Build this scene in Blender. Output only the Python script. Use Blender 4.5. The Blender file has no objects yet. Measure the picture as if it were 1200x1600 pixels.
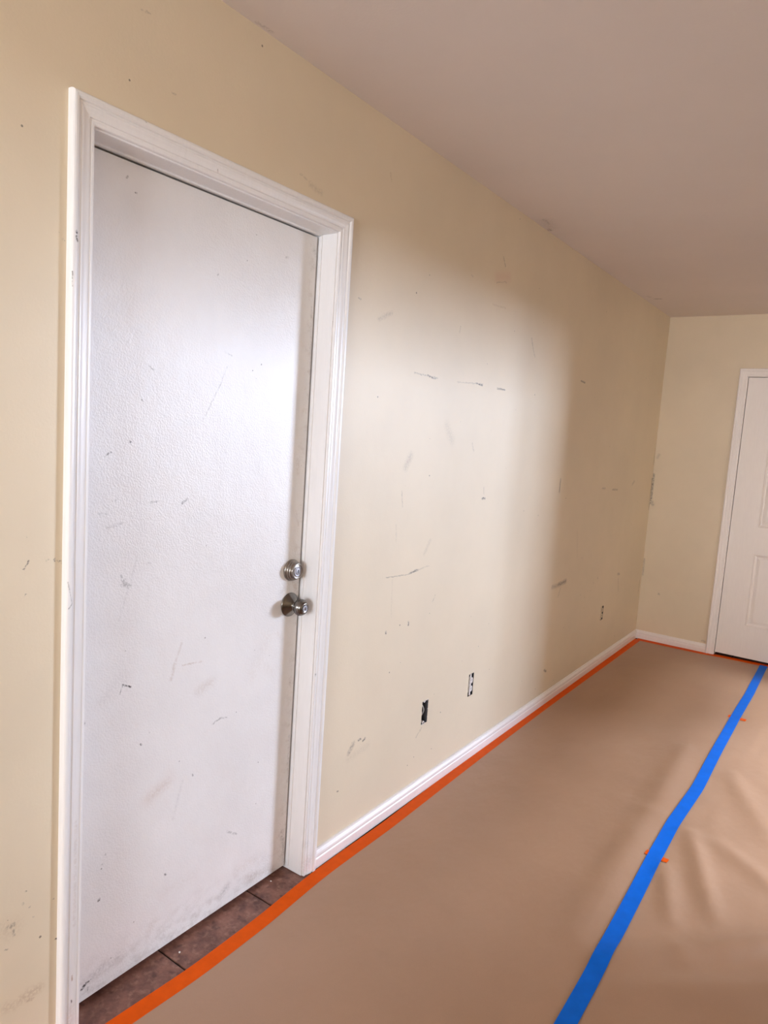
import bpy, bmesh, math, random
from mathutils import Vector, Matrix, noise
random.seed(7)
S = bpy.context.scene
COL = S.collection
# ---------------------------------------------------------------- camera, world, light, exposure
cam_d = bpy.data.cameras.new('camera'); cam = bpy.data.objects.new('camera', cam_d); COL.objects.link(cam)
S.camera = cam
M = Matrix(((0.81505458, -0.12089435, 0.56663091), (0.575532, 0.05634973, -0.81583554), (0.0667004, 0.99106471, 0.11550667)))
cam.matrix_world = Matrix.Translation((1.3765, -0.8635, 1.4642)) @ M.to_4x4()
cam_d.sensor_fit = 'VERTICAL'; cam_d.sensor_height = 24.0; cam_d.lens = 1093.44 / 1600 * 24.0
cam_d.clip_start = 0.02; cam_d.clip_end = 200

W = bpy.data.worlds.new('world'); S.world = W; W.use_nodes = True
bg = W.node_tree.nodes['Background']; bg.inputs[0].default_value = (0.80, 0.90, 1.0, 1); bg.inputs[1].default_value = 1.0

def area(name, loc, direction, sx, sy, power, color, spread=180):
    l = bpy.data.lights.new(name, 'AREA'); l.shape = 'RECTANGLE'; l.size = sx; l.size_y = sy
    l.energy = power; l.color = color; l.spread = math.radians(spread)
    o = bpy.data.objects.new(name, l); COL.objects.link(o); o.location = loc
    o.rotation_euler = Vector(direction).to_track_quat('-Z', 'Y').to_euler()
    return o
# daylight entering by the two windows of the room (both are built below), plus an added skylight
area('daylight_side_window', (9.55, 10.05, 2.32), (-1, -1, -0.03), 2.6, 1.3, 1680, (0.84, 1.0, 1.30))
area('daylight_back_window', (1.30, -4.20, 1.50), (0, 1, 0), 1.45, 1.15, 150, (0.93, 1.0, 1.10))
area('added_skylight_lamp', (4.05, 3.75, 3.45), (0, 0, -1), .90, .90, 820, (0.95, 1.0, 1.08))  # added unseen source, brightens the floor paper on the right

S.view_settings.view_transform = 'Standard'; S.view_settings.look = 'None'
S.view_settings.exposure = 0.12; S.view_settings.gamma = 1.0; S.view_settings.use_curve_mapping = False
try:
    S.cycles.max_bounces = 12; S.cycles.diffuse_bounces = 8; S.cycles.use_denoising = True
    S.cycles.sample_clamp_indirect = 10
except Exception: pass

# ---------------------------------------------------------------- helpers
H = 2.4317; L = 4.6447            # ceiling height, distance of the far wall
DW = 0.782; DH = 2.03             # near door opening (y from 0 to DW)
DX = -0.068                       # face of the near door
FX0, FX1, FH = 0.567, 1.379, 2.006  # far door opening

def obj(name, bm, m, parent=None, smooth=False, label=None, kind=None, cat=None, group=None):
    me = bpy.data.meshes.new(name)
    bmesh.ops.recalc_face_normals(bm, faces=bm.faces[:]); bm.to_mesh(me); bm.free()
    if m: me.materials.append(m)
    if smooth:
        for p in me.polygons: p.use_smooth = True
    o = bpy.data.objects.new(name, me); COL.objects.link(o)
    if parent: o.parent = parent
    return tag(o, label, kind, cat, group)
def tag(o, label=None, kind=None, cat=None, group=None):
    if label: o['label'] = label
    if kind: o['kind'] = kind
    if cat: o['category'] = cat
    if group: o['group'] = group
    return o
def empty(name, loc=(0, 0, 0), **k):
    o = bpy.data.objects.new(name, None); COL.objects.link(o); o.location = loc; o.empty_display_size = .1
    return tag(o, **k)
def box(bm, a, b, bev=0.0):
    a, b = [min(x, y) for x, y in zip(a, b)], [max(x, y) for x, y in zip(a, b)]
    vs = [bm.verts.new((x, y, z)) for z in (a[2], b[2]) for y in (a[1], b[1]) for x in (a[0], b[0])]
    fs = [bm.faces.new([vs[i] for i in f]) for f in ((0, 2, 3, 1), (4, 5, 7, 6), (0, 1, 5, 4), (2, 6, 7, 3), (0, 4, 6, 2), (1, 3, 7, 5))]
    if bev:
        es = list({e for f in fs for e in f.edges})
        bmesh.ops.bevel(bm, geom=es, offset=bev, segments=2, affect='EDGES', profile=.6)
    return bm
def B(a, b, bev=0.0): return box(bmesh.new(), a, b, bev)
def lathe(bm, prof, c, axis='x', n=48):
    """prof: list of (along, radius)"""
    rings = []
    for t, r in prof:
        ring = []
        for k in range(n if r > 1e-6 else 1):
            a = 2 * math.pi * k / n
            p = (t, r * math.cos(a), r * math.sin(a))
            ring.append(bm.verts.new((c[0] + p[0], c[1] + p[1], c[2] + p[2])))
        rings.append(ring)
    for A, C in zip(rings, rings[1:]):
        if len(A) == 1 and len(C) == 1: continue
        for k in range(n):
            j = (k + 1) % n
            if len(A) == 1: bm.faces.new((A[0], C[k], C[j]))
            elif len(C) == 1: bm.faces.new((A[k], C[0], A[j]))
            else: bm.faces.new((A[k], C[k], C[j], A[j]))
    return bm
def tube(bm, pts, r, n=8):
    rings = []
    for i, p in enumerate(pts):
        p = Vector(p); q = Vector(pts[min(i + 1, len(pts) - 1)]) - Vector(pts[max(i - 1, 0)]); q.normalize()
        u = q.orthogonal().normalized(); v = q.cross(u)
        rings.append([bm.verts.new(p + (u * math.cos(2 * math.pi * k / n) + v * math.sin(2 * math.pi * k / n)) * r) for k in range(n)])
    for A, C in zip(rings, rings[1:]):
        for k in range(n): bm.faces.new((A[k], A[(k + 1) % n], C[(k + 1) % n], C[k]))
    bm.faces.new(rings[0]); bm.faces.new(rings[-1])
    return bm
def sweep(prof, start, end, fmap):
    """prof: list of (w, t); start(w) and end(w) give the length coordinate (mitres); fmap(w, t, s) -> xyz"""
    bm = bmesh.new()
    n = len(prof)
    A = [bm.verts.new(fmap(w, t, start(w))) for w, t in prof]
    C = [bm.verts.new(fmap(w, t, end(w))) for w, t in prof]
    for k in range(n): bm.faces.new((A[k], A[(k + 1) % n], C[(k + 1) % n], C[k]))
    bm.faces.new(A); bm.faces.new(C)
    return bm

# ---------------------------------------------------------------- materials
def mat(name):
    m = bpy.data.materials.new(name); m.use_nodes = True
    nt = m.node_tree; return m, nt, nt.nodes['Principled BSDF']
def N(nt, typ, **k):
    n = nt.nodes.new(typ)
    for a, v in k.items(): setattr(n, a, v)
    return n
def setin(nt, sock, v):
    if hasattr(v, 'is_linked') or hasattr(v, 'links'): nt.links.new(v, sock)
    else: sock.default_value = v
def mth(nt, op, a, b=0.0, c=None, clamp=False):
    n = N(nt, 'ShaderNodeMath', operation=op, use_clamp=clamp)
    setin(nt, n.inputs[0], a); setin(nt, n.inputs[1], b)
    if c is not None: setin(nt, n.inputs[2], c)
    return n.outputs[0]
def vm(nt, op, a, b=None, s=None, out=0):
    n = N(nt, 'ShaderNodeVectorMath', operation=op)
    setin(nt, n.inputs[0], a)
    if b is not None: setin(nt, n.inputs[1], b)
    if s is not None: setin(nt, n.inputs['Scale'], s)
    return n.outputs[out]
def mixc(nt, f, a, b):
    n = N(nt, 'ShaderNodeMix', data_type='RGBA'); n.clamp_factor = True
    setin(nt, n.inputs[0], f); setin(nt, n.inputs[6], a); setin(nt, n.inputs[7], b)
    return n.outputs[2]
def pos(nt): return N(nt, 'ShaderNodeNewGeometry').outputs['Position']
def nz(nt, vec, scale, detail=2.0, rough=.5, out=0):
    n = N(nt, 'ShaderNodeTexNoise'); n.inputs['Scale'].default_value = scale
    n.inputs['Detail'].default_value = detail; n.inputs['Roughness'].default_value = rough
    nt.links.new(vec, n.inputs['Vector']); return n.outputs[out]
def rng(nt, v, a, b, c=0.0, d=1.0, smooth=False):
    n = N(nt, 'ShaderNodeMapRange', clamp=True)
    if smooth: n.interpolation_type = 'SMOOTHSTEP'
    setin(nt, n.inputs[0], v)
    for i, x in zip((1, 2, 3, 4), (a, b, c, d)): setin(nt, n.inputs[i], x)
    return n.outputs[0]
def bump(nt, bsdf, h, dist, strength=1.0):
    n = N(nt, 'ShaderNodeBump'); n.inputs['Distance'].default_value = dist; n.inputs['Strength'].default_value = strength
    nt.links.new(h, n.inputs['Height']); nt.links.new(n.outputs[0], bsdf.inputs['Normal']); return n
KCOL = [(0.055, 0.047, 0.040, 1), (0.36, 0.22, 0.12, 1), (0.70, 0.50, 0.40, 1)]
def marks(nt, base, lst, axis_vec, jit=.014):
    """scuffs, dents and stains with a shape of their own: capsule distance fields in world metres, roughened by noise.
    lst rows: (a0, z0, a1, z1, radius, strength, kind); axis_vec maps (a, z) to a world point"""
    P = pos(nt)
    wn = nz(nt, P, 70, 4, .7, out=1)
    wv = vm(nt, 'SUBTRACT', wn, (.5, .5, .5)); wp = vm(nt, 'SCALE', wv, s=jit); P = vm(nt, 'ADD', P, wp)
    brk = rng(nt, nz(nt, pos(nt), 150, 3, .7), .38, .56, .0, 1.0)
    acc = {}
    for a0, z0, a1, z1, r, s, k in lst:
        A = Vector(axis_vec(a0, z0)); D = Vector(axis_vec(a1, z1)) - A
        pa = vm(nt, 'SUBTRACT', P, tuple(A))
        if D.length > 1e-4:
            h = mth(nt, 'MULTIPLY', vm(nt, 'DOT_PRODUCT', pa, tuple(D), out=1), 1 / D.length_squared, clamp=True)
            pa = vm(nt, 'SUBTRACT', pa, vm(nt, 'SCALE', tuple(D), s=h))
        d = vm(nt, 'LENGTH', pa, out=1)
        e = rng(nt, d, r * (1.7 if r > .007 else 1.3), r * (-.3 if r > .007 else .3), 0, s * (1.1 if s > .75 else .9), smooth=True)
        acc[k] = e if k not in acc else mth(nt, 'MAXIMUM', acc[k], e)
    c = base
    for k in (2, 1, 0):
        if k in acc:
            f = acc[k] if k == 2 else mth(nt, 'MULTIPLY', acc[k], brk)
            c = mixc(nt, f, c, KCOL[k])
    return c
def specks(nt, base, scale, keep, size, col, strength=.8):
    """sparse tiny dirt specks: voronoi cells, only a few of them kept"""
    P = pos(nt)
    v = N(nt, 'ShaderNodeTexVoronoi', feature='F1'); v.inputs['Scale'].default_value = scale
    nt.links.new(P, v.inputs['Vector'])
    sep = N(nt, 'ShaderNodeSeparateColor'); nt.links.new(v.outputs['Color'], sep.inputs[0])
    k = mth(nt, 'GREATER_THAN', sep.outputs[0], 1 - keep)
    rr = mth(nt, 'MULTIPLY', sep.outputs[1], size)
    d = mth(nt, 'LESS_THAN', v.outputs['Distance'], rr)
    f = mth(nt, 'MULTIPLY', mth(nt, 'MULTIPLY', k, d), strength)
    return mixc(nt, f, base, col)
def plaster(name, col, rough, lst=None, axis_vec=None, relief=.0006, mottle=.06, speck=0.0):
    m, nt, b = mat(name); P = pos(nt)
    f = rng(nt, nz(nt, P, 1.7, 4, .6), .3, .7)
    c = mixc(nt, f, tuple(x * (1 - mottle) for x in col[:3]) + (1,), tuple(min(1, x * (1 + mottle * .5)) for x in col[:3]) + (1,))
    if speck: c = specks(nt, c, 22, speck, .07, (.06, .05, .04, 1), .7)
    if lst: c = marks(nt, c, lst, axis_vec)
    setin(nt, b.inputs['Base Color'], c)
    b.inputs['Roughness'].default_value = rough; b.inputs['Specular IOR Level'].default_value = .5
    h = mth(nt, 'ADD', mth(nt, 'MULTIPLY', nz(nt, P, 160, 2, .5), .35), mth(nt, 'MULTIPLY', nz(nt, P, 9, 3, .5), 2.0))
    bump(nt, b, h, relief)
    return m

WALL_MARKS=[(1.0156,1.820,1.0851,1.853,0.0075,0.30,0),(1.2509,1.673,1.4104,1.671,0.0035,0.45,0),(1.3373,1.673,1.3971,1.667,0.0036,0.80,0),(1.5566,1.670,1.7769,1.683,0.0032,0.35,0),(1.7149,1.680,1.7721,1.677,0.0040,0.85,0),(1.9102,1.676,1.9862,1.677,0.0043,0.90,0),(1.8239,2.124,1.9302,2.147,0.0254,0.55,2),(1.8669,2.214,1.8915,2.183,0.0043,0.50,0),(1.8220,2.103,1.9161,2.123,0.0028,0.40,0),(2.2221,1.932,2.2467,1.889,0.0047,0.45,0),(2.2467,1.889,2.2771,1.854,0.0047,0.30,0),(2.9191,1.805,2.9820,1.801,0.0055,0.80,0),(1.2358,1.339,1.2641,1.380,0.0161,0.28,0),(1.2418,1.357,1.2571,1.369,0.0058,0.35,2),(1.8611,1.250,1.8667,1.219,0.0035,0.40,0),(1.8520,1.201,1.8825,1.199,0.0049,0.90,0),(2.7556,1.267,2.7540,1.202,0.0071,0.80,0),(1.2219,1.252,1.2331,1.196,0.0034,0.35,0),(1.5033,1.499,1.5519,1.443,0.0200,0.17,0),(1.7239,1.435,1.7401,1.406,0.0054,0.25,0),(1.4078,1.006,1.4435,1.053,0.0086,0.22,0),(1.1997,1.133,1.2072,1.072,0.0046,0.15,0),(1.1579,0.945,1.3131,0.938,0.0023,0.60,0),(1.3127,0.941,1.3698,0.948,0.0042,0.80,0),(1.3563,0.948,1.4529,0.953,0.0024,0.35,0),(1.3285,0.751,1.3299,0.741,0.0049,1.00,0),(1.1814,0.743,1.1823,0.736,0.0047,0.80,0),(1.1994,0.934,1.2084,0.791,0.0035,0.12,0),(1.4987,0.802,1.5150,0.826,0.0026,0.50,0),(2.7859,0.673,2.8913,0.669,0.0127,0.60,0),(2.8713,0.672,2.9880,0.677,0.0130,0.85,0),(2.9156,0.651,2.8889,0.603,0.0056,0.35,0),(1.0028,0.346,1.0258,0.371,0.0094,0.75,0),(1.0552,0.373,1.0663,0.374,0.0048,0.80,0),(1.0828,0.361,1.0936,0.367,0.0048,0.80,0),(1.0050,0.325,1.1166,0.333,0.0166,0.12,0),(1.4492,0.253,1.4841,0.279,0.0054,0.30,0),(2.7815,0.200,2.8128,0.185,0.0075,0.90,0),(0.9505,0.226,0.9542,0.225,0.0036,1.00,0),(3.4729,1.198,3.5362,1.196,0.0063,0.40,0),(3.6836,1.184,3.7939,1.180,0.0065,0.60,0),(4.1233,1.206,4.1623,1.228,0.0095,0.55,0),(4.0004,0.586,4.0467,0.580,0.0094,0.70,0),(4.0290,0.546,4.0575,0.464,0.0118,0.25,0),(3.5692,0.617,3.5692,0.617,0.0086,0.60,0),(3.0976,0.958,3.1415,0.802,0.0116,0.12,0),(4.6360,1.237,4.6360,1.105,0.0091,0.99,0),(4.6360,1.105,4.6360,1.008,0.0105,0.66,0),(4.6360,1.052,4.6360,1.038,0.0104,0.77,0),(4.6360,1.461,4.6258,1.349,0.0078,0.66,0),(4.6076,0.466,4.5931,0.368,0.0079,0.60,0),(4.6360,0.168,4.6360,0.148,0.0081,0.33,0),(0.6542,2.127,0.7015,2.118,0.0089,0.22,0),(0.6135,2.141,0.6401,2.136,0.0039,0.20,0),(1.0268,2.279,1.0365,2.258,0.0045,0.30,1),(0.9009,1.868,0.9143,1.866,0.0031,0.50,0),(-0.1376,1.138,-0.1273,1.154,0.0022,0.80,0),(-0.0912,1.151,-0.0871,1.152,0.0022,0.50,0),(-0.0747,1.152,-0.0733,1.148,0.0022,1.00,0),(-0.0663,1.149,-0.0535,1.141,0.0030,0.70,0),(-0.1303,1.204,-0.1303,1.204,0.0018,0.70,0),(-0.1333,1.086,-0.1320,1.086,0.0018,0.80,0),(-0.0630,1.799,-0.0617,1.799,0.0030,1.00,0),(-0.0725,1.809,-0.0725,1.809,0.0015,0.60,0),(-0.1335,0.187,-0.0979,0.186,0.0129,0.45,1),(-0.1208,0.173,-0.1122,0.169,0.0046,0.60,1),(-0.1633,0.373,-0.1552,0.371,0.0052,0.50,0),(-0.1525,0.361,-0.1524,0.346,0.0026,0.50,0),(-0.1711,0.324,-0.1671,0.323,0.0026,0.90,0),(-0.1752,0.370,-0.1552,0.365,0.0242,0.20,1),(-0.1678,0.188,-0.1515,0.181,0.0128,0.30,1),(-0.1284,0.434,-0.1270,0.434,0.0026,0.80,0),(-0.1097,0.366,-0.1097,0.366,0.0026,0.80,0),(-0.0650,0.384,-0.0650,0.384,0.0026,0.90,0),(-0.1351,0.409,-0.1337,0.408,0.0026,0.60,0),(-0.0577,0.283,-0.0577,0.283,0.0027,0.90,0),(-0.1197,0.393,-0.1197,0.393,0.0026,0.70,0),(0.1040,2.307,0.1246,2.309,0.0026,0.35,0),(0.1843,2.175,0.1947,2.175,0.0026,0.35,0),(1.5528,1.882,1.5467,1.857,0.0039,0.30,0),(1.6067,2.086,1.6177,2.083,0.0040,0.30,0),(1.8037,2.012,1.9250,2.016,0.0042,0.25,1),(4.4787,2.520,4.4351,2.494,0.0103,0.30,0)]
DOOR_MARKS=[(0.4396,1.605,0.4198,1.557,0.0018,0.30,0),(0.4198,1.557,0.3957,1.514,0.0018,0.35,0),(0.3957,1.514,0.3660,1.462,0.0022,0.30,0),(0.4309,1.642,0.4538,1.635,0.0027,0.25,0),(0.1954,1.579,0.2083,1.571,0.0025,0.40,0),(0.1480,1.398,0.1498,1.397,0.0032,1.00,0),(0.1784,1.498,0.1802,1.496,0.0024,0.70,0),(0.0834,1.364,0.0996,1.373,0.0024,0.70,0),(0.3071,1.245,0.3231,1.254,0.0043,0.70,0),(0.2099,1.251,0.2343,1.251,0.0033,0.35,0),(0.1057,1.259,0.1158,1.261,0.0032,0.25,0),(0.0686,1.231,0.0932,1.228,0.0032,0.20,0),(0.0939,1.196,0.1309,1.205,0.0048,0.20,0),(0.1325,1.077,0.1400,1.060,0.0041,0.55,0),(0.1366,1.054,0.1579,1.050,0.0049,0.50,0),(0.1433,1.067,0.1527,1.046,0.0041,0.40,0),(0.1369,0.779,0.1452,0.801,0.0016,0.70,0),(0.1451,0.803,0.1690,0.790,0.0026,1.00,0),(0.4383,0.609,0.4686,0.617,0.0029,0.60,0),(0.4638,0.619,0.4906,0.612,0.0029,0.50,0),(0.2890,0.778,0.3017,0.822,0.0063,0.28,1),(0.2979,0.814,0.3205,0.870,0.0045,0.22,1),(0.3252,0.808,0.3902,0.804,0.0027,0.35,1),(0.3829,0.721,0.4274,0.736,0.0150,0.22,1),(0.2260,0.469,0.2954,0.504,0.0245,0.16,2),(0.2357,0.474,0.2856,0.490,0.0151,0.20,1),(0.3713,0.484,0.3737,0.479,0.0029,0.60,0),(0.3107,0.379,0.3387,0.478,0.0049,0.10,0),(0.5125,0.251,0.5495,0.226,0.0043,0.35,0),(0.2017,0.630,0.2036,0.629,0.0032,0.80,0),(0.0911,0.261,0.0928,0.264,0.0039,1.00,0),(0.2911,0.228,0.2932,0.227,0.0041,0.90,0),(0.0995,0.354,0.1013,0.353,0.0028,0.70,0),(0.1078,0.375,0.1078,0.375,0.0028,0.70,0),(0.0505,0.047,0.0589,0.055,0.0051,1.00,0),(0.0589,0.055,0.0744,0.057,0.0030,0.80,0),(0.0660,0.041,0.0662,0.033,0.0020,0.60,0),(0.1242,0.062,0.1516,0.071,0.0164,0.20,0),(0.0795,0.064,0.1058,0.073,0.0122,0.25,0),(0.4980,0.052,0.5222,0.070,0.0134,0.30,0),(0.6017,0.056,0.7164,0.028,0.0160,0.25,1),(0.2386,0.082,0.2580,0.108,0.0146,0.12,1),(0.5591,0.103,0.6398,0.105,0.0201,0.12,1),(0.7365,1.355,0.7424,1.316,0.0079,0.20,1),(0.7400,1.197,0.7549,1.156,0.0060,0.15,1),(0.6951,0.951,0.7356,0.986,0.0140,0.20,1),(0.7356,0.986,0.7686,0.940,0.0101,0.35,1),(0.6874,0.821,0.7062,0.797,0.0101,0.12,1),(0.7533,0.139,0.7767,0.027,0.0105,0.40,0),(0.7657,0.464,0.7712,0.309,0.0066,0.20,0),(0.5878,0.724,0.6479,0.830,0.0299,0.10,1),(0.1470,1.961,0.1487,1.961,0.0029,0.90,0),(0.3947,1.833,0.3968,1.834,0.0027,0.60,0),(0.1232,1.985,0.1263,1.989,0.0025,0.50,0),(0.7641,1.981,0.7768,1.969,0.0082,0.35,0),(0.7633,1.817,0.7732,1.590,0.0040,0.20,0),(0.2259,0.653,0.2259,0.653,0.0027,0.40,0),(0.0412,0.737,0.0444,0.736,0.0042,0.50,0),(0.0901,0.778,0.1411,0.820,0.0221,0.08,0),(0.2056,1.099,0.2169,1.098,0.0025,0.20,0),(0.1302,0.967,0.1775,1.119,0.0033,0.10,0),(0.6430,1.934,0.6508,1.936,0.0039,0.30,0),(0.3014,0.178,0.3850,0.172,0.0268,0.08,1),(0.6408,0.731,0.6703,0.703,0.0162,0.10,1)]
DOOR_MARKS += []
TRIM_MARKS = [(-0.0453,1.817,-0.0452,1.815,0.0030,1.0,0),(-0.0451,1.807,-0.0436,1.800,0.0037,1.0,0),(-0.0535,1.738,-0.0531,1.710,0.0015,.8,0),(-0.0534,1.103,-0.0441,1.059,0.0015,.5,0),(-0.0511,1.045,-0.0426,1.057,0.0015,.7,0),(0.7867,0.685,0.7841,0.680,0.0042,1.0,0),(-0.0254,0.176,-0.0252,0.165,0.0028,.7,1),(-0.0276,0.115,-0.0259,0.111,0.0029,.8,0),(0.3138,2.054,0.3186,2.038,0.0017,.5,0),(0.1064,2.083,0.1080,2.082,0.0024,.6,0),(-.03,.06,-.028,.10,.012,.25,1),(-.022,.30,-.022,.55,.005,.18,1),(.79,.02,.80,.05,.02,.22,0),(.775,.10,.79,.11,.012,.2,0)]
CEIL_MARKS = [(.0485,2.13,.0444,2.199,.010,.5,0),(.0151,2.271,.012,2.29,.012,.7,0),(.045,2.15,.03,2.25,.035,.22,0),(.0656,3.954,.0957,3.962,.010,.8,0),(.04,3.85,.05,3.9,.01,.3,0),(.01,.42,.013,.47,.006,.25,0)]
wall_col = (0.765, 0.66, 0.495, 1)
def zones(lst, rect, cap=11):
    """split a face into rectangles that hold few marks each, so that every zone's material stays small"""
    a0, a1, z0, z1 = rect
    def hit(m): 
        g = m[4] * 1.3 + .01
        return min(m[0], m[2]) - g < a1 and max(m[0], m[2]) + g > a0 and min(m[1], m[3]) - g < z1 and max(m[1], m[3]) + g > z0
    sub = [m for m in lst if hit(m)]
    if len(sub) <= cap or min(a1 - a0, z1 - z0) < .03: return [(rect, sub)]
    best = None
    for ax in (0, 1):
        cs = sorted((m[ax] + m[ax + 2]) / 2 for m in sub)
        for q in (.3, .4, .5, .6, .7):
            c = cs[int(len(cs) * q)] + .012
            lo, hi = ((a0, a1), (z0, z1))[ax]
            if not lo + .02 < c < hi - .02: continue
            r1, r2 = (((a0, c, z0, z1), (c, a1, z0, z1)), ((a0, a1, z0, c), (a0, a1, c, z1)))[ax]
            k = []
            for r in (r1, r2):
                b0, b1, y0, y1 = r
                k.append(sum(1 for m in sub if min(m[0], m[2]) - m[4] * 1.3 - .01 < b1 and max(m[0], m[2]) + m[4] * 1.3 + .01 > b0 and min(m[1], m[3]) - m[4] * 1.3 - .01 < y1 and max(m[1], m[3]) + m[4] * 1.3 + .01 > y0))
            sc = max(k) + .3 * sum(k)
            if best is None or sc < best[0]: best = (sc, r1, r2)
    if best is None: return [(rect, sub[:cap])]
    return zones(lst, best[1], cap) + zones(lst, best[2], cap)
WALL_ZONES = zones(WALL_MARKS, (-4.0, L, 0.0, H))
WALL_MATS = [plaster('cream_wall_paint', wall_col, .48, sub, lambda a, z: (0, a, z), speck=.02) for r, sub in WALL_ZONES]
DOOR_RECT = (.003, DW - .0095, .014, DH - .008)
DOOR_ZONES = zones(DOOR_MARKS, DOOR_RECT)
M_wall_far = plaster('cream_wall_paint_far', wall_col, .42, [(.024, 1.04, .018, 1.06, .012, .6, 0), (.006, 1.05, .006, 1.27, .008, .8, 0), (.03, 1.42, .02, 1.40, .012, .35, 0), (.006, .62, .006, .50, .008, .5, 0), (.14, .37, .142, .37, .008, .6, 0), (.48, .085, .50, .08, .008, .6, 0)], lambda a, z: (a, L, z), speck=.01)
M_wall_plain = plaster('cream_wall_paint_plain', wall_col, .5)
M_ceiling = plaster('ceiling_paint', (0.76, 0.69, 0.65, 1), .85, CEIL_MARKS, lambda a, y: (a, y, H), mottle=.03)

def door_paint(lst):
    m, nt, b = mat('white_door_paint'); P = pos(nt)
    f = rng(nt, nz(nt, P, 3.0, 5, .65), .35, .75)
    c = mixc(nt, f, (.83, .81, .795, 1), (.765, .74, .725, 1))
    # hand and foot dirt: low on the door and around the lock side
    sp = N(nt, 'ShaderNodeSeparateXYZ'); nt.links.new(P, sp.inputs[0])
    low = rng(nt, sp.outputs[2], .16, .0, 0, 1, True)
    sep = N(nt, 'ShaderNodeVectorMath', operation='MULTIPLY'); nt.links.new(P, sep.inputs[0]); sep.inputs[1].default_value = (1, 1, 1.6)
    dirt = rng(nt, nz(nt, sep.outputs[0], 26, 6, .7), .46, .72)
    c = mixc(nt, mth(nt, 'MULTIPLY', mth(nt, 'MULTIPLY', low, dirt), .45), c, (.33, .27, .22, 1))
    edge = rng(nt, sp.outputs[1], .715, .782, 0, 1, True)
    dirt2 = rng(nt, nz(nt, P, 34, 5, .7), .5, .75)
    c = mixc(nt, mth(nt, 'MULTIPLY', mth(nt, 'MULTIPLY', edge, dirt2), .45), c, (.36, .28, .22, 1))
    c = specks(nt, c, 30, .03, .07, (.10, .08, .07, 1), .6)
    if lst: c = marks(nt, c, lst, lambda a, z: (DX, a, z), .008)
    setin(nt, b.inputs['Base Color'], c)
    b.inputs['Roughness'].default_value = .37; b.inputs['Specular IOR Level'].default_value = .42
    # orange-peel roller texture
    h = mth(nt, 'ADD', mth(nt, 'MULTIPLY', nz(nt, P, 210, 2, .5), 1.0), mth(nt, 'MULTIPLY', nz(nt, P, 14, 2, .5), 2.2))
    bump(nt, b, h, .0009)
    return m
DOOR_MATS = [door_paint(sub) for r, sub in DOOR_ZONES]
def trim_paint(name, col, lst=None, av=None, rough=.34):
    m, nt, b = mat(name); P = pos(nt)
    st = N(nt, 'ShaderNodeVectorMath', operation='MULTIPLY'); nt.links.new(P, st.inputs[0]); st.inputs[1].default_value = (40, 40, 4)
    f = rng(nt, nz(nt, st.outputs[0], 3, 4, .6), .35, .8)
    c = mixc(nt, f, col, tuple(x * .96 for x in col[:3]) + (1,))
    c = specks(nt, c, 34, .03, .07, (.12, .09, .07, 1), .6)
    if lst: c = marks(nt, c, lst, av, .003)
    setin(nt, b.inputs['Base Color'], c); b.inputs['Roughness'].default_value = rough
    h = mth(nt, 'ADD', nz(nt, st.outputs[0], 4, 2, .5), mth(nt, 'MULTIPLY', nz(nt, P, 60, 2, .5), .6))
    bump(nt, b, h, .0003)
    return m
M_trim = trim_paint('white_trim_gloss', (.87, .86, .86, 1), TRIM_MARKS, lambda a, z: (.0178 if a < -.036 or z > 2.07 else .0115, a, z))
M_base = trim_paint('white_baseboard_gloss', (.87, .84, .82, 1))
M_fdoor = trim_paint('white_far_door_paint', (.93, .89, .87, 1), rough=.4)

def simple(name, col, rough=.5, metal=0.0, var=.12, scale=40, bmp=0.0):
    m, nt, b = mat(name); P = pos(nt)
    f = rng(nt, nz(nt, P, scale, 3, .6), .3, .7)
    c = mixc(nt, f, tuple(x * (1 - var) for x in col[:3]) + (1,), tuple(min(1, x * (1 + var)) for x in col[:3]) + (1,))
    setin(nt, b.inputs['Base Color'], c); b.inputs['Roughness'].default_value = rough; b.inputs['Metallic'].default_value = metal
    if bmp: bump(nt, b, nz(nt, P, scale * 3, 2, .5), bmp)
    return m
M_nickel = simple('satin_nickel', (.33, .30, .27), .30, 1.0, .08, 60)
M_dknob = simple('dark_satin_nickel', (.20, .185, .17), .22, 1.0, .1, 60)
M_cyl = simple('bright_lock_face', (.40, .39, .42), .48, .55, .05, 200)
M_dark = simple('black_recess', (.010, .011, .014), .6)
M_boxin = simple('dark_blue_plastic_box', (.016, .022, .034), .4)
M_boxgrey = simple('lit_grey_box_side', (.085, .085, .095), .6)  # paler copy for one box side, the light on it painted in
M_recep = simple('painted_receptacle', (.72, .68, .64), .45, 0, .06, 90)
M_recep_far = simple('painted_receptacle_cream', (.66, .56, .41), .5, 0, .06, 90)
M_wire = simple('white_wire_jacket', (.80, .80, .78), .4)
M_screw = simple('steel_screw', (.45, .43, .40), .4, 1)
M_chip = simple('white_paint_crumb', (.85, .83, .80), .7)
M_outside = simple('outdoor_concrete', (.35, .33, .30), .9)

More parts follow.
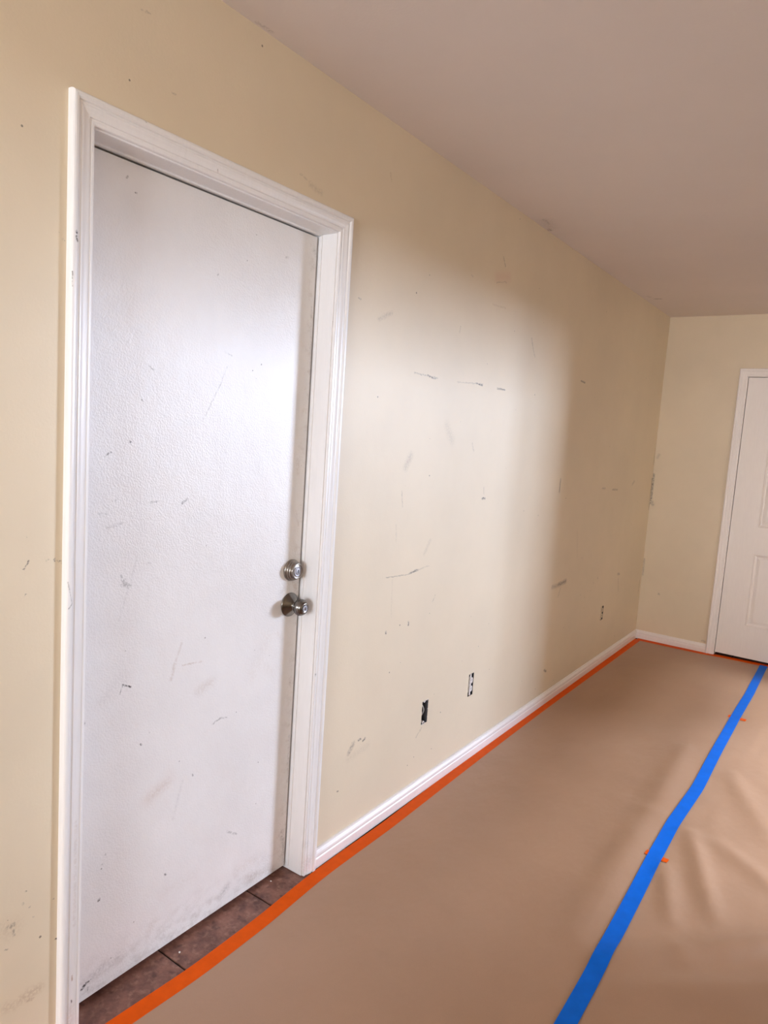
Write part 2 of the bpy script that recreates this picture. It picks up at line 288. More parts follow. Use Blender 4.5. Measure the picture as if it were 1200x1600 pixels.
def paper_mat():
    m, nt, b = mat('brown_floor_paper'); P = pos(nt)
    f = rng(nt, nz(nt, P, 2.2, 4, .6), .3, .7)
    g = rng(nt, nz(nt, P, 420, 2, .7), .25, .75)
    c = mixc(nt, f, (.420, .262, .172, 1), (.460, .290, .192, 1))
    c = mixc(nt, mth(nt, 'MULTIPLY', g, .22), c, (.30, .195, .145, 1))
    c = specks(nt, c, 5, .05, .02, (.08, .05, .04, 1), .8)
    setin(nt, b.inputs['Base Color'], c)
    b.inputs['Roughness'].default_value = .42; b.inputs['Specular IOR Level'].default_value = .5
    mp = N(nt, 'ShaderNodeVectorMath', operation='MULTIPLY'); nt.links.new(P, mp.inputs[0]); mp.inputs[1].default_value = (1.5, .8, 1)
    h = mth(nt, 'ADD', mth(nt, 'MULTIPLY', nz(nt, P, 500, 1, .5), .12), mth(nt, 'MULTIPLY', nz(nt, mp.outputs[0], 7, 3, .5), 3.5))
    bump(nt, b, h, .0012)
    return m
M_paper = paper_mat()
def tape_mat(name, col, rough=.55):
    m, nt, b = mat(name); P = pos(nt); b.inputs['Specular IOR Level'].default_value = .12
    f = rng(nt, nz(nt, P, 25, 4, .6), .3, .75)
    c = mixc(nt, f, col, tuple(x * .86 for x in col[:3]) + (1,))
    setin(nt, b.inputs['Base Color'], c); b.inputs['Roughness'].default_value = rough
    bump(nt, b, nz(nt, P, 350, 2, .5), .00025); return m
M_blue = tape_mat('blue_masking_tape', (.0, .155, .80, 1))
M_orange = tape_mat('orange_masking_tape', (.80, .105, .0, 1))
def tile_mat():
    m, nt, b = mat('brown_slate_tile'); P = pos(nt)
    n1 = nz(nt, P, 14, 7, .68); n2 = nz(nt, P, 45, 4, .6)
    c = mixc(nt, rng(nt, n1, .34, .66), (.105, .040, .028, 1), (.290, .135, .098, 1))
    c = mixc(nt, mth(nt, 'MULTIPLY', rng(nt, n2, .52, .72), .5), c, (.42, .24, .18, 1))
    c = mixc(nt, mth(nt, 'MULTIPLY', rng(nt, nz(nt, P, 30, 3, .5), .60, .68), .55), c, (.06, .022, .016, 1))
    setin(nt, b.inputs['Base Color'], c); b.inputs['Roughness'].default_value = .42
    bump(nt, b, mth(nt, 'ADD', n1, mth(nt, 'MULTIPLY', n2, .4)), .0018); return m
M_tile = tile_mat()
M_grout = simple('dark_grout', (.025, .018, .015), .9)
def glass_mat():
    m = bpy.data.materials.new('window_glass'); m.use_nodes = True; nt = m.node_tree
    nt.nodes.remove(nt.nodes['Principled BSDF']); out = nt.nodes['Material Output']
    t = N(nt, 'ShaderNodeBsdfTransparent'); g = N(nt, 'ShaderNodeBsdfGlossy'); g.inputs['Roughness'].default_value = .02
    fr = N(nt, 'ShaderNodeLayerWeight'); fr.inputs[0].default_value = .5
    mx = N(nt, 'ShaderNodeMixShader'); nt.links.new(mth(nt, 'MULTIPLY_ADD', mth(nt, 'POWER', fr.outputs[1], 5.0), .9, .04), mx.inputs[0]); nt.links.new(t.outputs[0], mx.inputs[1]); nt.links.new(g.outputs[0], mx.inputs[2])
    nt.links.new(mx.outputs[0], out.inputs[0]); return m
M_glass = glass_mat()

# ---------------------------------------------------------------- room shell
def wall_with_holes(name, u0, u1, holes, thick, fmap, m, shallow=(), zns=None, zmats=None, top=None, bot=0.0):
    """solid wall: holes = (ua, ub, za, zb) cut right through; shallow = the same, cut only through the 13 mm board"""
    bm = bmesh.new()
    us = sorted({u0, u1} | {h[i] for h in list(holes) + list(shallow) for i in (0, 1)})
    H_ = top or H
    zs = sorted({bot, H_} | {h[i] for h in list(holes) + list(shallow) for i in (2, 3)})
    if zns:
        us = sorted({*us, *[r[i] for r, _ in zns for i in (0, 1)]}); zs = sorted({*zs, *[r[i] for r, _ in zns for i in (2, 3)]})
    def zi(u, z):
        for i, (r, _) in enumerate(zns or ()):
            if r[0] <= u <= r[1] and r[2] <= z <= r[3]: return i
        return 0
    vc = {}
    def V(u, z, d):
        k = (round(u, 5), round(z, 5), round(d, 5))
        if k not in vc: vc[k] = bm.verts.new(fmap(u, z, d))
        return vc[k]
    def inside(u, z, hs): return any(a < u < b and c < z < d for a, b, c, d in hs)
    for ua, ub in zip(us, us[1:]):
        for za, zb in zip(zs, zs[1:]):
            mu, mz = (ua + ub) / 2, (za + zb) / 2
            if inside(mu, mz, holes): continue
            if not inside(mu, mz, shallow):
                f = bm.faces.new((V(ua, za, 0), V(ub, za, 0), V(ub, zb, 0), V(ua, zb, 0))); f.material_index = zi(mu, mz)
            bm.faces.new((V(ua, za, thick), V(ub, za, thick), V(ub, zb, thick), V(ua, zb, thick)))
    for hs, dep in ((holes, thick), (shallow, .013)):
        for a, b, c, d in hs:
            for (p, q) in (((a, c), (a, d)), ((b, c), (b, d)), ((a, d), (b, d)), ((a, c), (b, c))):
                if p[1] == q[1] == 0: continue
                bm.faces.new((V(p[0], p[1], 0), V(q[0], q[1], 0), V(q[0], q[1], dep), V(p[0], p[1], dep)))
    for u in (u0, u1):
        bm.faces.new((V(u, bot, 0), V(u, H_, 0), V(u, H_, thick), V(u, bot, thick)))
    o = obj(name, bm, m, kind='structure')
    for x in (zmats or [])[1:]: o.data.materials.append(x)
    return o
OUT1 = (1.480, 1.527, .294, .391)
OUT2 = (1.872, 1.919, .301, .405)
OUT3 = (3.710, 3.760, .309, .404)
wall_left = wall_with_holes('wall_left', -4.0, L, [(-.018, DW + .018, 0, DH + .018)], .115, lambda u, z, d: (-d, u, z), WALL_MATS[0], [OUT1, OUT2, OUT3], WALL_ZONES, WALL_MATS)
wall_far = wall_with_holes('wall_far', 0.0, 1.97, [(FX0 - .018, FX1 + .018, 0, FH + .018)], .115, lambda u, z, d: (u, L + d, z), M_wall_far)
WA = (8.55, 10.45, 1.70, 2.90); WB = (.60, 2.00, .95, 2.05); WS = (3.70, 4.40, 3.30, 4.10)
HL = 3.2                                                            # ceiling height of the big room beyond
wall_right = wall_with_holes('wall_right', 1.88, 11.0, [WA], .12, lambda u, z, d: (9.0 + d, u, z), M_wall_plain, top=HL)
wall_back = wall_with_holes('wall_back', 0.0, 2.6, [WB], .12, lambda u, z, d: (u, -4.0 - d, z), M_wall_plain)
obj('wall_divider', B((2.60, -4.12, 0), (2.72, 2.52, H)), M_wall_plain, kind='structure')
obj('wall_hall', B((1.85, 4.08, 0), (1.97, L, H)), M_wall_plain, kind='structure')
obj('wall_alcove', B((1.85, 4.7597, 0), (1.97, 5.2, H)), M_wall_plain, kind='structure')
obj('wall_corner', B((1.85, 5.2, 0), (2.72, 5.32, H)), M_wall_plain, kind='structure')
obj('wall_added_header', B((2.60, 2.52, 2.0), (2.72, 5.2, H + .1)), M_wall_plain, kind='structure')  # added header, unseen, cuts the daylight off the upper left wall
obj('wall_upper', B((2.60, 1.88, H), (2.72, 5.32, HL)), M_wall_plain, kind='structure')
obj('wall_living', B((2.60, 5.32, 0), (2.72, 11.0, HL)), M_wall_plain, kind='structure')
obj('wall_end', B((2.60, 11.0, 0), (9.12, 11.12, HL)), M_wall_plain, kind='structure')
obj('wall_return', B((2.72, 1.88, 0), (9.0, 2.0, HL)), M_wall_plain, kind='structure')
obj('wall_added_low', B((2.60, 2.52, 0), (2.72, 2.76, .95), .004), M_wall_plain, kind='structure')  # added unseen stub, keeps side daylight off the near floor
obj('wall_added_shade', B((0.80, -1.45, 0), (2.60, -1.33, .97), .004), M_wall_plain, kind='structure')  # added behind the camera to cast a shadow on the near floor
obj('ceiling', B((-.12, -4.12, H), (2.60, 5.32, H + .1)), M_ceiling, kind='structure')
wall_with_holes('ceiling', 2.60, 9.12, [WS], .12, lambda u, z, d: (u, z, HL + d), M_ceiling, top=11.12, bot=1.88)
floor = obj('floor', B((-.12, -4.12, -.10), (9.12, 11.12, -.006)), M_grout, kind='structure')
obj('ground_outside', B((-9, -14, -.30), (18, 18, -.20)), M_outside, kind='structure')
# slate tiles of the doorway strips, each a piece of its own (the rest of the floor is under the paper)
def tiles(y0, y1, x0, x1, p=.331, g=.006, ox=0.0, oy=0.289):
    j0 = math.floor((y0 - oy) / p); j1 = math.ceil((y1 - oy) / p); i0 = math.floor((x0 - ox) / p); i1 = math.ceil((x1 - ox) / p)
    for j in range(j0, j1):
        for i in range(i0, i1):
            a = max(x0, ox + i * p + g / 2); b = min(x1, ox + (i + 1) * p - g / 2); c = max(y0, oy + j * p + g / 2); d = min(y1, oy + (j + 1) * p - g / 2)
            if b - a < .02 or d - c < .02: continue
            dz = random.uniform(-.0006, .0)
            obj('tile', B((a, c, -.012), (b, d, dz - .0012), .0012), M_tile, floor)
tiles(-.40, 1.0, -.165, .30, ox=-.165)
tiles(4.42, 4.76, .02, 1.80, ox=.02, oy=4.43 - .331)

# windows of the room and an added skylight (outside the photograph, they let the daylight in)
def window(name, h, fmap):
    t = empty(name, kind='structure')
    a, b, c, d = h
    def bb(u0, u1, z0, z1, d0, d1): 
        p = fmap(u0, z0, d0); q = fmap(u1, z1, d1); return B(p, q, .003)
    for q in ((a, b, c, c + .045), (a, b, d - .045, d), (a, a + .045, c + .045, d - .045), (b - .045, b, c + .045, d - .045)):
        obj('frame', bb(*q, .03, .09), M_base, t)
    m = (a + b) / 2
    obj('mullion', bb(m - .02, m + .02, c + .045, d - .045, .04, .08), M_base, t)
    obj('sill', bb(a - .04, b + .04, c - .025, c + .005, -.04, .10), M_base, t)
    for s, e in ((a + .045, m - .02), (m + .02, b - .045)):
        obj('pane', B(fmap(s, c + .045, .058), fmap(e, d - .045, .062)), M_glass, t)
window('window_1', WA, lambda u, z, d: (9.0 + d, u, z))
window('added_skylight', WS, lambda u, z, d: (u, z, HL + d))  # added skylight, made up to let light onto the floor
window('window_2', WB, lambda u, z, d: (u, -4.0 - d, z))

# ---------------------------------------------------------------- near door frame
CAS = [(.004, -.001), (.004, .0075), (.006, .0092), (.0105, .0095), (.0118, .0083), (.0150, .0083), (.0165, .0105), (.021, .0108), (.0255, .0118), (.031, .0138),
       (.0345, .0142), (.0362, .0130), (.0395, .0130), (.0412, .0160), (.0445, .0180), (.049, .0185), (.0525, .0176), (.0550, .0150), (.0562, .0105), (.0565, -.001)]
t1 = empty('trim_1', (0, 0, 0), kind='structure')
obj('casing', sweep(CAS, lambda w: .0, lambda w: DH + w, lambda w, t, s: (t, -w, s)), M_trim, t1)
obj('casing', sweep(CAS, lambda w: .0, lambda w: DH + w, lambda w, t, s: (t, DW + w, s)), M_trim, t1)
obj('casing', sweep(CAS, lambda w: -w, lambda w: DW + w, lambda w, t, s: (t, s, DH + w)), M_trim, t1)
obj('jamb', B((-.115, -.018, 0), (.0005, 0, DH), .001), M_trim, t1)
obj('jamb', B((-.115, DW, 0), (.0005, DW + .018, DH), .001), M_trim, t1)
obj('jamb', B((-.115, -.018, DH), (.0005, DW + .018, DH + .018), .001), M_trim, t1)
# thin stop strips against the door face
SX = DX + .0015
obj('door_stop', B((SX, DW - .0040, .012), (SX + .0115, DW + .001, DH - .002), .0008), M_trim, t1)
obj('door_stop', B((SX, -.001, .012), (SX + .0115, .0045, DH - .002), .0008), M_trim, t1)
obj('door_stop', B((SX, .0045, DH - .0045), (SX + .0115, DW - .0045, DH + .001), .0008), M_trim, t1)
obj('threshold', B((-.135, -.018, -.006), (-.09, DW + .018, .008), .002), M_tile, t1)
obj('black_backing', B((-.125, -.03, 0), (-.114, DW + .03, DH + .03)), M_dark, t1)  # added black board behind the door, keeps its edge gap dark

# near door with its locks
d1 = empty('door_1', (DX, 0, 0), kind='structure')
def local(bm, o):
    bmesh.ops.translate(bm, verts=bm.verts[:], vec=-o.location); return bm
bm = bmesh.new(); vc = {}
def V1(*k):
    k = tuple(round(v, 5) for v in k)
    if k not in vc: vc[k] = bm.verts.new(k)
    return vc[k]
r0 = DOOR_RECT
us = sorted({r[i] for r, _ in DOOR_ZONES for i in (0, 1)}); zs = sorted({r[i] for r, _ in DOOR_ZONES for i in (2, 3)})
for ua, ub in zip(us, us[1:]):
    for za, zb in zip(zs, zs[1:]):
        for d in (DX, DX - .040):
            f = bm.faces.new((V1(d, ua, za), V1(d, ub, za), V1(d, ub, zb), V1(d, ua, zb)))
            f.material_index = next((i for i, (r, _) in enumerate(DOOR_ZONES) if r[0] <= (ua + ub) / 2 <= r[1] and r[2] <= (za + zb) / 2 <= r[3]), 0)
for ua, ub in zip(us, us[1:]):
    for z in (r0[2], r0[3]): bm.faces.new((V1(DX, ua, z), V1(DX, ub, z), V1(DX - .04, ub, z), V1(DX - .04, ua, z)))
for za, zb in zip(zs, zs[1:]):
    for u in (r0[0], r0[1]): bm.faces.new((V1(DX, u, za), V1(DX, u, zb), V1(DX - .04, u, zb), V1(DX - .04, u, za)))
leaf = obj('door_leaf', local(bm, d1), DOOR_MATS[0], d1)
for x in DOOR_MATS[1:]: leaf.data.materials.append(x)
ly = .733
def lathe_o(name, prof, c, m, parent, root, label=None):
    return obj(name, local(lathe(bmesh.new(), prof, c), root), m, parent, smooth=True, label=label)
zb = 1.016
db = lathe_o('deadbolt', [(0, 0), (0, .0335), (.0030, .0342), (.0062, .0334), (.0070, .0322), (.0072, .0298), (.0078, .0300), (.0105, .0318), (.0135, .0310), (.0146, .0298), (.0148, .0272), (.0154, .0274), (.0180, .0290), (.0208, .0280), (.0220, .0266), (.0222, .0238), (.0228, .0240), (.0252, .0250), (.0272, .0240), (.0280, .0222), (.0276, .0200), (.0262, .0192), (.0268, .0180), (.0270, 0)], (DX, ly, zb), M_nickel, d1, d1, 'stepped round nickel deadbolt')
lathe_o('lock_face', [(.0262, 0), (.0262, .0150), (.0285, .0152), (.0290, .0142), (.0278, .0132), (.0280, .0100), (.0292, .0092), (.0296, .0076), (.0296, 0)], (DX, ly, zb), M_cyl, db, d1)
obj('keyhole', local(B((DX + .0290, ly - .0016, zb - .0058), (DX + .0301, ly + .0016, zb + .0058), .0002), d1), M_dark, db)
zk = .906
kr = lathe_o('knob_rose', [(0, 0), (0, .0375), (.0018, .0380), (.0040, .0372), (.0048, .0350), (.0100, .0290), (.0160, .0215), (.0200, .0160), (.0225, .0125), (.0250, .0118), (.0300, .0118), (.0300, 0)], (DX, ly, zk), M_dknob, d1, d1)
kb = lathe_o('door_knob', [(.028, 0), (.028, .0120), (.0310, .0135), (.0330, .0185), (.0370, .0230), (.0430, .0258), (.0490, .0262), (.0530, .0252), (.0540, .0240), (.0550, .0240), (.0580, .0226), (.0590, .0212), (.0600, .0211), (.0625, .0192), (.0632, .0176), (.0642, .0172), (.0655, .0150), (.0658, .0120), (.0650, .0108), (.0655, 0)], (DX, ly, zk), M_dknob, d1, d1, 'small round knob with ringed face')
lathe_o('lock_face', [(.064, 0), (.064, .0100), (.0668, .0100), (.0674, .0090), (.0664, .0082), (.0666, .0052), (.0676, .0046), (.0678, 0)], (DX, ly, zk), M_cyl, kb, d1)
obj('keyhole', local(B((DX + .0670, ly - .0015, zk - .0048), (DX + .0684, ly + .0015, zk + .0048), .0002), d1), M_dark, kb)

# ---------------------------------------------------------------- far door frame and six-panel door
t2 = empty('trim_2', kind='structure')
obj('casing', sweep(CAS, lambda w: 0, lambda w: FH + w, lambda w, t, s: (FX0 - w, L - t, s)), M_fdoor, t2)
obj('casing', sweep(CAS, lambda w: 0, lambda w: FH + w, lambda w, t, s: (FX1 + w, L - t, s)), M_fdoor, t2)
obj('casing', sweep(CAS, lambda w: FX0 - w, lambda w: FX1 + w, lambda w, t, s: (s, L - t, FH + w)), M_fdoor, t2)
for a, b in (((FX0 - .018, L - .0005, 0), (FX0, L + .115, FH)), ((FX1, L - .0005, 0), (FX1 + .018, L + .115, FH)), ((FX0 - .018, L - .0005, FH), (FX1 + .018, L + .115, FH + .018))):
    obj('jamb', B(a, b, .001), M_fdoor, t2)
obj('black_backing', B((FX0 - .03, L + .114, 0), (FX1 + .03, L + .125, FH + .03)), M_dark, t2)  # added black board behind the far door, darkens the gaps
d2 = empty('door_2', (FX0, L, 0), kind='structure')
YF = L + .004
def panel_door():
    x0, x1, z0, z1 = FX0 + .004, FX1 - .004, .022, FH - .004
    # rails and stiles: the panels are sunk openings
    p = [(.745, .926), (1.020, 1.201)]
    rows = [(.254, .772), (.965, 1.600), (1.710, 1.890)]
    bm = bmesh.new()
    us = sorted([x0, x1] + [v for q in p for v in q]); zs = sorted([z0, z1] + [v for q in rows for v in q])
    vc = {}
    def V(u, y, z):
        k = (round(u, 5), round(y, 5), round(z, 5))
        if k not in vc: vc[k] = bm.verts.new((u, y, z))
        return vc[k]
    def hole(u, z): return any(a < u < b for a, b in p) and any(a < z < b for a, b in rows)
    for ua, ub in zip(us, us[1:]):
        for za, zb_ in zip(zs, zs[1:]):
            if not hole((ua + ub) / 2, (za + zb_) / 2):
                bm.faces.new((V(ua, YF, za), V(ub, YF, za), V(ub, YF, zb_), V(ua, YF, zb_)))
    for a, b in p:
        for c, d in rows:
            prev = [(a, c), (b, c), (b, d), (a, d)]; py = YF
            for ins, dy in ((.003, -.0035), (.008, .0), (.014, .0085), (.020, .0095)):
                cur = [(a + ins, c + ins), (b - ins, c + ins), (b - ins, d - ins), (a + ins, d - ins)]; y = YF + dy
                for k in range(4):
                    j = (k + 1) % 4
                    bm.faces.new((V(prev[k][0], py, prev[k][1]), V(prev[j][0], py, prev[j][1]), V(cur[j][0], y, cur[j][1]), V(cur[k][0], y, cur[k][1])))
                prev, py = cur, y
            bm.faces.new([V(q[0], py, q[1]) for q in prev])
    # back and edges
    for (A, C) in (((x0, z0), (x1, z0)), ((x1, z0), (x1, z1)), ((x1, z1), (x0, z1)), ((x0, z1), (x0, z0))):
        bm.faces.new([bm.verts.new(q) for q in ((A[0], YF, A[1]), (C[0], YF, C[1]), (C[0], YF + .035, C[1]), (A[0], YF + .035, A[1]))])
    bm.faces.new([bm.verts.new(q) for q in ((x0, YF + .035, z0), (x1, YF + .035, z0), (x1, YF + .035, z1), (x0, YF + .035, z1))])
    obj('door_leaf', local(bm, d2), M_fdoor, d2)
    for a, b in p:
        for c, d in rows:
            bm = bmesh.new(); prev = None
            for ins, dy in ((.021, .0096), (.028, .0060), (.040, .0018), (.043, .0012)):
                cur = [bm.verts.new((u, YF + dy, z)) for u, z in ((a + ins, c + ins), (b - ins, c + ins), (b - ins, d - ins), (a + ins, d - ins))]
                if prev:
                    for k in range(4): bm.faces.new((prev[k], prev[(k + 1) % 4], cur[(k + 1) % 4], cur[k]))
                prev = cur
            bm.faces.new(prev)
            obj('panel', local(bm, d2), M_fdoor, d2)
panel_door()
kx = FX1 - .065
bm = lathe(bmesh.new(), [(0, 0), (0, .032), (.004, .033), (.010, .024), (.022, .012), (.032, .012), (.038, .024), (.050, .027), (.060, .022), (.064, 0)], (0, 0, 0))
bmesh.ops.rotate(bm, verts=bm.verts[:], cent=(0, 0, 0), matrix=Matrix.Rotation(-math.pi / 2, 3, 'Z'))
bmesh.ops.translate(bm, verts=bm.verts[:], vec=(kx - FX0, YF - L, .92))
obj('door_knob', bm, M_nickel, d2, smooth=True)

# ---------------------------------------------------------------- baseboards
BAS = [(0, -.001), (0, .0130), (.030, .0136), (.034, .0128), (.0365, .0112), (.0395, .0112), (.043, .0125), (.050, .0118), (.057, .0088), (.0605, .0062), (.0640, .0060), (.0655, .0045), (.0660, -.001)]
def baseboard(name, fm, a, b, am=0, bm_=0):
    return obj(name, sweep(BAS, lambda w: a, lambda w: b, fm), M_base, kind='structure')
def run(name, prof_map, a, b, ma=0, mb=0):
    bm = bmesh.new(); n = len(BAS)
    A = [bm.verts.new(prof_map(w, t, a + ma * max(t, 0))) for w, t in BAS]; C = [bm.verts.new(prof_map(w, t, b + mb * max(t, 0))) for w, t in BAS]
    for k in range(n): bm.faces.new((A[k], A[(k + 1) % n], C[(k + 1) % n], C[k]))
    bm.faces.new(A); bm.faces.new(C)
    return obj(name, bm, M_base, kind='structure')
run('baseboard_left', lambda w, t, s: (t, s, w), DW + .0566, L, 0, -1)
run('baseboard_left', lambda w, t, s: (t, s, w), -4.0, -.0566)
run('baseboard_far', lambda w, t, s: (s, L - t, w), 0, FX0 - .0566, 1, 0)
run('baseboard_far', lambda w, t, s: (s, L - t, w), FX1 + .0566, 1.85)
run('baseboard_hall', lambda w, t, s: (1.85 - t, s, w), 4.08, L - .014)
run('baseboard_divider', lambda w, t, s: (2.60 - t, s, w), -4.0, 2.52)

# ---------------------------------------------------------------- electrical boxes in the left wall
ye = (OUT1[0] + OUT1[1]) / 2
e1 = empty('electrical_box', (0, ye, OUT1[2]), label='empty dark outlet box cut into the cream wall, nearest the white door', cat='outlet')
y0, y1, z0, z1 = OUT1
def lb(a, b, bev=0.0, o=e1): return local(B(a, b, bev), o)
bm = bmesh.new()
for a, b in (((-.070, y0, z0), (-.068, y1, z1)), ((-.068, y0, z0), (-.0012, y0 + .0018, z1)),
             ((-.068, y0 + .0018, z1 - .0018), (-.0012, y1 - .0018, z1)), ((-.068, y0 + .0018, z0), (-.0012, y1 - .0018, z0 + .0018))):
    box(bm, a, b)
obj('box_shell', local(bm, e1), M_boxin, e1)
obj('box_side', lb((-.068, y1 - .0018, z0), (-.0012, y1, z1)), M_boxgrey, e1, label='grey inner side, lit tone in its colour')
for zc, s in ((z0 + .001, 1), (z1 - .001, -1)):
    bm = bmesh.new(); lathe(bm, [(-.012, 0), (-.012, .0085), (-.004, .0085), (-.004, 0)], (0, ye, zc), n=16)
    obj('screw_tab', local(bm, e1), M_recep, e1)
pts = [(-.010 + .005 * math.sin(math.pi * k / 12), y0 + .016 + .006 * math.sin(math.pi * k / 12), z1 - .020 - .042 * k / 12) for k in range(13)]
obj('wire', local(tube(bmesh.new(), pts, .0019), e1), M_wire, e1, smooth=True, label='loop of white wire')
bm = bmesh.new()   # torn rim of the cut board
for k in range(14):
    u = random.random()
    yy, zz = random.choice([(y0 - .001, z0 + u * (z1 - z0)), (y1, z0 + u * (z1 - z0)), (y0 + u * (y1 - y0), z1), (y0 + u * (y1 - y0), z0 - .001)])
    r = random.uniform(.0012, .003); box(bm, (-.002, yy - r, zz - r), (.0007, yy + r, zz + r * 1.6), .0005)
obj('torn_rim', local(bm, e1), M_recep, e1, kind='stuff')

def receptacle(o, h, mf, mg, paintover=0.0):
    y0, y1, z0, z1 = h; yc = (y0 + y1) / 2; zc = (z0 + z1) / 2
    def l2(bm): return local(bm, o)
    bm = bmesh.new(); box(bm, (-.060, y0 - .002, z0 - .002), (-.0280, y1 + .002, z1 + .002)); 
    box(bm, (-.0285, y0 + .0, z0), (-.0008, y0 + .0015, z1)); box(bm, (-.0285, y1 - .0015, z0), (-.0008, y1, z1)); box(bm, (-.0285, y0, z0), (-.0008, y1, z0 + .0015)); box(bm, (-.0285, y0, z1 - .0015), (-.0008, y1, z1))
    obj('box_shell', l2(bm), mg, o)
    bm = bmesh.new()
    box(bm, (-.006, yc - .0065, z0 + .002), (-.0025, yc + .0065, z1 - .002), .0008)
    box(bm, (-.012, yc - .0115, z0 + .016), (-.0038, yc + .0115, z1 - .016), .002)
    obj('mounting_strap', l2(bm), mf, o)
    for s in (-1, 1):
        c = zc + s * .0195
        bm = bmesh.new(); n = 24; rr = []
        for t, sc in ((-.006, 1.0), (.0005, 1.0), (.0014, .94)):
            ring = []
            for k in range(n):
                a = 2 * math.pi * k / n
                ring.append(bm.verts.new((t, yc + .0158 * sc * math.cos(a), c + max(-.0135, min(.0135, .0172 * math.sin(a))) * sc)))
            rr.append(ring)
        for A, C in zip(rr, rr[1:]):
            for k in range(n): bm.faces.new((A[k], A[(k + 1) % n], C[(k + 1) % n], C[k]))
        bm.faces.new(rr[-1])
        f = obj('socket_face', l2(bm), mf, o)
        for dy in (-.006, .006):
            obj('slot', l2(B((.0008, yc + dy - .0008, c - .001), (.0018, yc + dy + .0008, c + .006), .0001)), M_dark, f)
    for zz in (z0 + .0035, zc, z1 - .0035):
        bm = lathe(bmesh.new(), [(-.004, 0), (-.004, .0032), (-.0015, .0030), (-.001, 0)], (0, yc, zz), n=14)
        obj('screw', l2(bm), mf, o)
e2 = empty('receptacle', (0, (OUT2[0] + OUT2[1]) / 2, OUT2[2]), label='bare painted duplex outlet without cover plate, beside the empty box', cat='outlet')
receptacle(e2, OUT2, M_recep, M_dark)
e3 = empty('receptacle', (0, (OUT3[0] + OUT3[1]) / 2, OUT3[2]), label='cream-painted duplex outlet without cover plate, near the far corner', cat='outlet')
receptacle(e3, OUT3, M_recep_far, M_dark)

# ---------------------------------------------------------------- floor paper
def seg_d(x, y, a, b):
    ax, ay = a; bx, by = b; dx, dy = bx - ax, by - ay
    t = ((x - ax) * dx + (y - ay) * dy) / (dx * dx + dy * dy); tc = max(0, min(1, t))
    px, py = ax + dx * tc, ay + dy * tc
    return math.hypot(x - px, y - py), t
RIDGES = [  # a, b, height, width
((.775, 2.75), (.800, 2.0), .008, .055), ((.800, 2.0), (.800, 1.10), .010, .060),
    ((.960, 1.95), (1.125, 1.47), .010, .035), ((.935, 1.66), (1.02, 1.36), .007, .030),
    ((1.00, 2.60), (1.22, 2.10), .007, .05), ((1.05, 1.95), (1.30, 1.75), .007, .045),
    ((.88, 1.04), (1.08, 1.24), .008, .045), ((1.08, 1.24), (1.45, 1.62), .014, .050),
    ((.98, .98), (1.50, 1.40), .010, .05),
]
def ph(x, y):
    h = .0016
    edge = min(1, max(0, (x - .09) / .25)) * min(1, max(0, (L - .1 - y) / .4))
    n = noise.noise(Vector((x * 1.7, y * 1.1, 3.1))) * .0035 + noise.noise(Vector((x * 4.3 + y * 1.5, y * 3.1, 1.7))) * .0016
    n += noise.noise(Vector((x * 11, y * 5 + x * 4, 5.0))) * .00035
    s = 0
    for a, b, hh, w in RIDGES:
        d, t = seg_d(x, y, a, b)
        if d < 3 * w:
            k = max(0.0, min(1.0, (t + .35) / .7)) * max(0.0, min(1.0, (1.35 - t) / .7)); s += 1.35 * hh * math.exp(-(d / w) ** 2) * k * k * (3 - 2 * k)
    return h + max(0, (n + .004 + s)) * edge
def sheet(name, x0, x1, y0, y1, lift, label):
    bm = bmesh.new(); st = .014
    nx = int((x1 - x0) / st) + 1; ny = int((y1 - y0) / .018) + 1
    g = [[None] * (nx + 1) for _ in range(ny + 1)]
    for j in range(ny + 1):
        for i in range(nx + 1):
            x = x0 + (x1 - x0) * i / nx; y = y0 + (y1 - y0) * j / ny
            g[j][i] = bm.verts.new((x, y, ph(x, y) + lift))
    for j in range(ny):
        for i in range(nx): bm.faces.new((g[j][i], g[j][i + 1], g[j + 1][i + 1], g[j + 1][i]))
    o = obj(name, bm, M_paper, smooth=True, label=label, cat='floor covering')
    return o
sheet('floor_paper', .048, .905, -3.2, 4.615, .0, 'brown paper sheet on the floor along the cream wall, left of the blue tape')
sheet('floor_paper', .885, 1.82, -3.2, 4.640, .0005, 'wrinkled brown paper sheet on the floor, right of the blue tape')

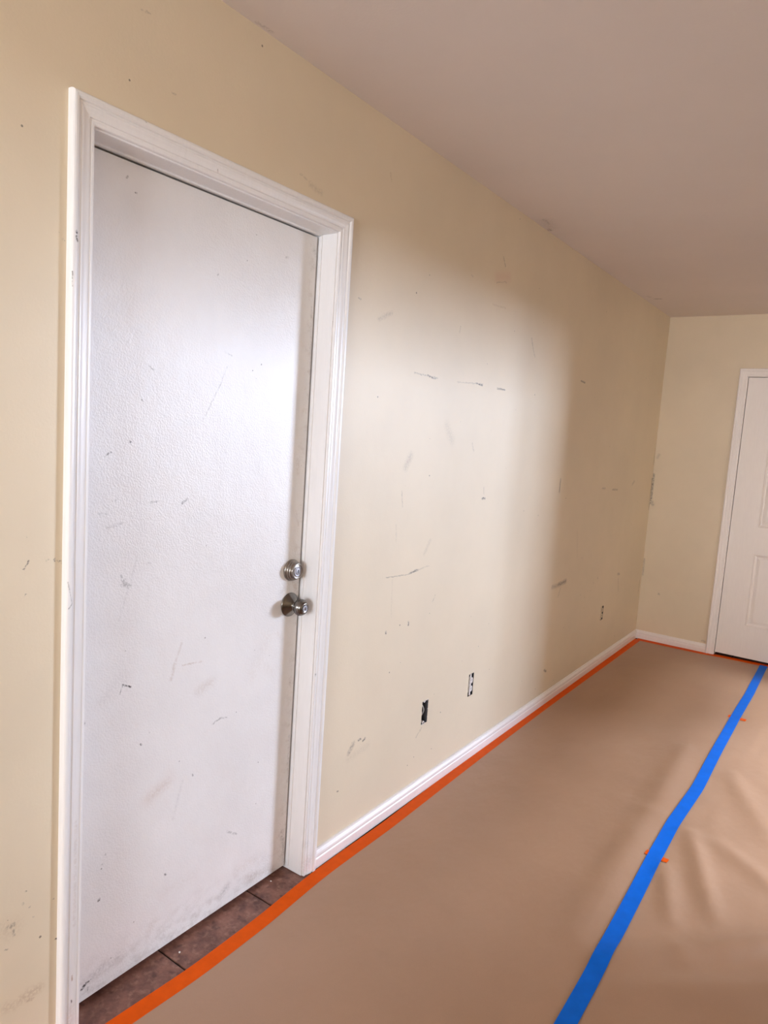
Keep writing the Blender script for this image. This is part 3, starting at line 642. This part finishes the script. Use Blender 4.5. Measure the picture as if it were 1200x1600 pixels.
def ribbon(name, path, hw, m, lift, label, steps=None, clampfn=None, group=None):
    """flat tape laid along path points (x, y) following the paper; slightly uneven edges"""
    bm = bmesh.new(); pts = []
    for (a, b) in zip(path, path[1:]):
        n = max(2, int(math.hypot(b[0] - a[0], b[1] - a[1]) / .02))
        for k in range(n): pts.append((a[0] + (b[0] - a[0]) * k / n, a[1] + (b[1] - a[1]) * k / n))
    pts.append(path[-1])
    for _ in range(6):
        pts = [pts[0]] + [((p[0] + 2 * q[0] + r[0]) / 4, (p[1] + 2 * q[1] + r[1]) / 4) for p, q, r in zip(pts, pts[1:], pts[2:])] + [pts[-1]]
    rows = []
    K = 4
    for i, (x, y) in enumerate(pts):
        q = pts[min(i + 1, len(pts) - 1)]; p = pts[max(i - 1, 0)]
        d = Vector((q[0] - p[0], q[1] - p[1])).normalized(); nn = Vector((d.y, -d.x))
        row = []
        for k in range(K + 1):
            s = (k / K * 2 - 1) * hw
            X, Y = x + nn.x * s, y + nn.y * s
            if clampfn: X, Y = clampfn(X, Y)
            row.append((X, Y, ph(X, Y) + lift + .0002))
        rows.append(row)
    top = [[bm.verts.new(v) for v in r] for r in rows]
    bot = [[bm.verts.new((v[0], v[1], v[2] - .0004)) for v in r] for r in rows]
    for i in range(len(rows) - 1):
        for k in range(K):
            bm.faces.new((top[i][k], top[i][k + 1], top[i + 1][k + 1], top[i + 1][k]))
            bm.faces.new((bot[i][k], bot[i + 1][k], bot[i + 1][k + 1], bot[i][k + 1]))
        bm.faces.new((top[i][0], top[i + 1][0], bot[i + 1][0], bot[i][0]))
        bm.faces.new((top[i][K], bot[i][K], bot[i + 1][K], top[i + 1][K]))
    bm.faces.new(top[0] + bot[0][::-1]); bm.faces.new(top[-1] + bot[-1][::-1])
    return obj(name, bm, m, label=label, cat='tape', smooth=False)
BLUE = [(.905, -1.5), (.905, .30), (.905, .78), (.905, .97), (.900, 1.30), (.893, 1.69), (.891, 1.965), (.907, 2.35), (.902, 2.79), (.900, 3.36), (.905, 3.9), (.896, 4.62)]
ribbon('masking_tape', BLUE, .0242, M_blue, .0034, 'long blue tape strip over the seam of the brown floor paper')
def cl(X, Y): return (max(X, .0145) if Y > .84 or Y < -.057 else X, Y)
ribbon('masking_tape', [(.040, -1.6), (.040, -.10), (.045, .05), (.060, .30), (.057, .55), (.043, .78), (.041, .86), (.042, 1.0), (.045, 1.2), (.036, 1.7), (.031, 2.05), (.028, 2.4), (.027, 2.8), (.030, 3.4), (.034, 4.0), (.036, 4.60)], .0235, M_orange, .0006,
       'long orange tape strip on the floor paper edge along the baseboard and near door', clampfn=cl)
def cf(X, Y): return (X, min(Y, L - .0145) if X < FX0 - .0 else Y)
ribbon('masking_tape', [(.030, 4.600), (.30, 4.598), (.50, 4.604), (.62, 4.628), (.90, 4.640), (1.70, 4.640)], .030, M_orange, .0010, 'orange tape strip on the floor at the foot of the far panel door', clampfn=cf)
ribbon('masking_tape', [(.860, 1.690), (.938, 1.686)], .0160, M_orange, .0024, 'short orange tape scrap under the blue tape, nearer to the camera')
ribbon('masking_tape', [(.864, 3.390), (.954, 3.384)], .0180, M_orange, .0024, 'short orange tape scrap under the blue tape, near the far door')

# crumbs of old paint lying on the doorway tiles
def crumb(x, y, r, label):
    bm = bmesh.new(); bmesh.ops.create_icosphere(bm, subdivisions=2, radius=r)
    for v in bm.verts: v.co *= 1 + noise.noise(v.co * 400 + Vector((x * 50, y * 9, 0))) * .5; v.co.z = v.co.z * .6
    lo = min(v.co.z for v in bm.verts)
    for v in bm.verts: v.co.z -= lo
    o = obj('paint_crumb', bm, M_chip, label=label, cat='debris'); o.location = (x, y, -.0012)
crumb(-.030, .318, .0030, 'white paint crumb on the brown tile, just past the dark joint nearest the camera')
crumb(-.055, .700, .0024, 'tiny white paint crumb on the last brown tile beside the door foot')
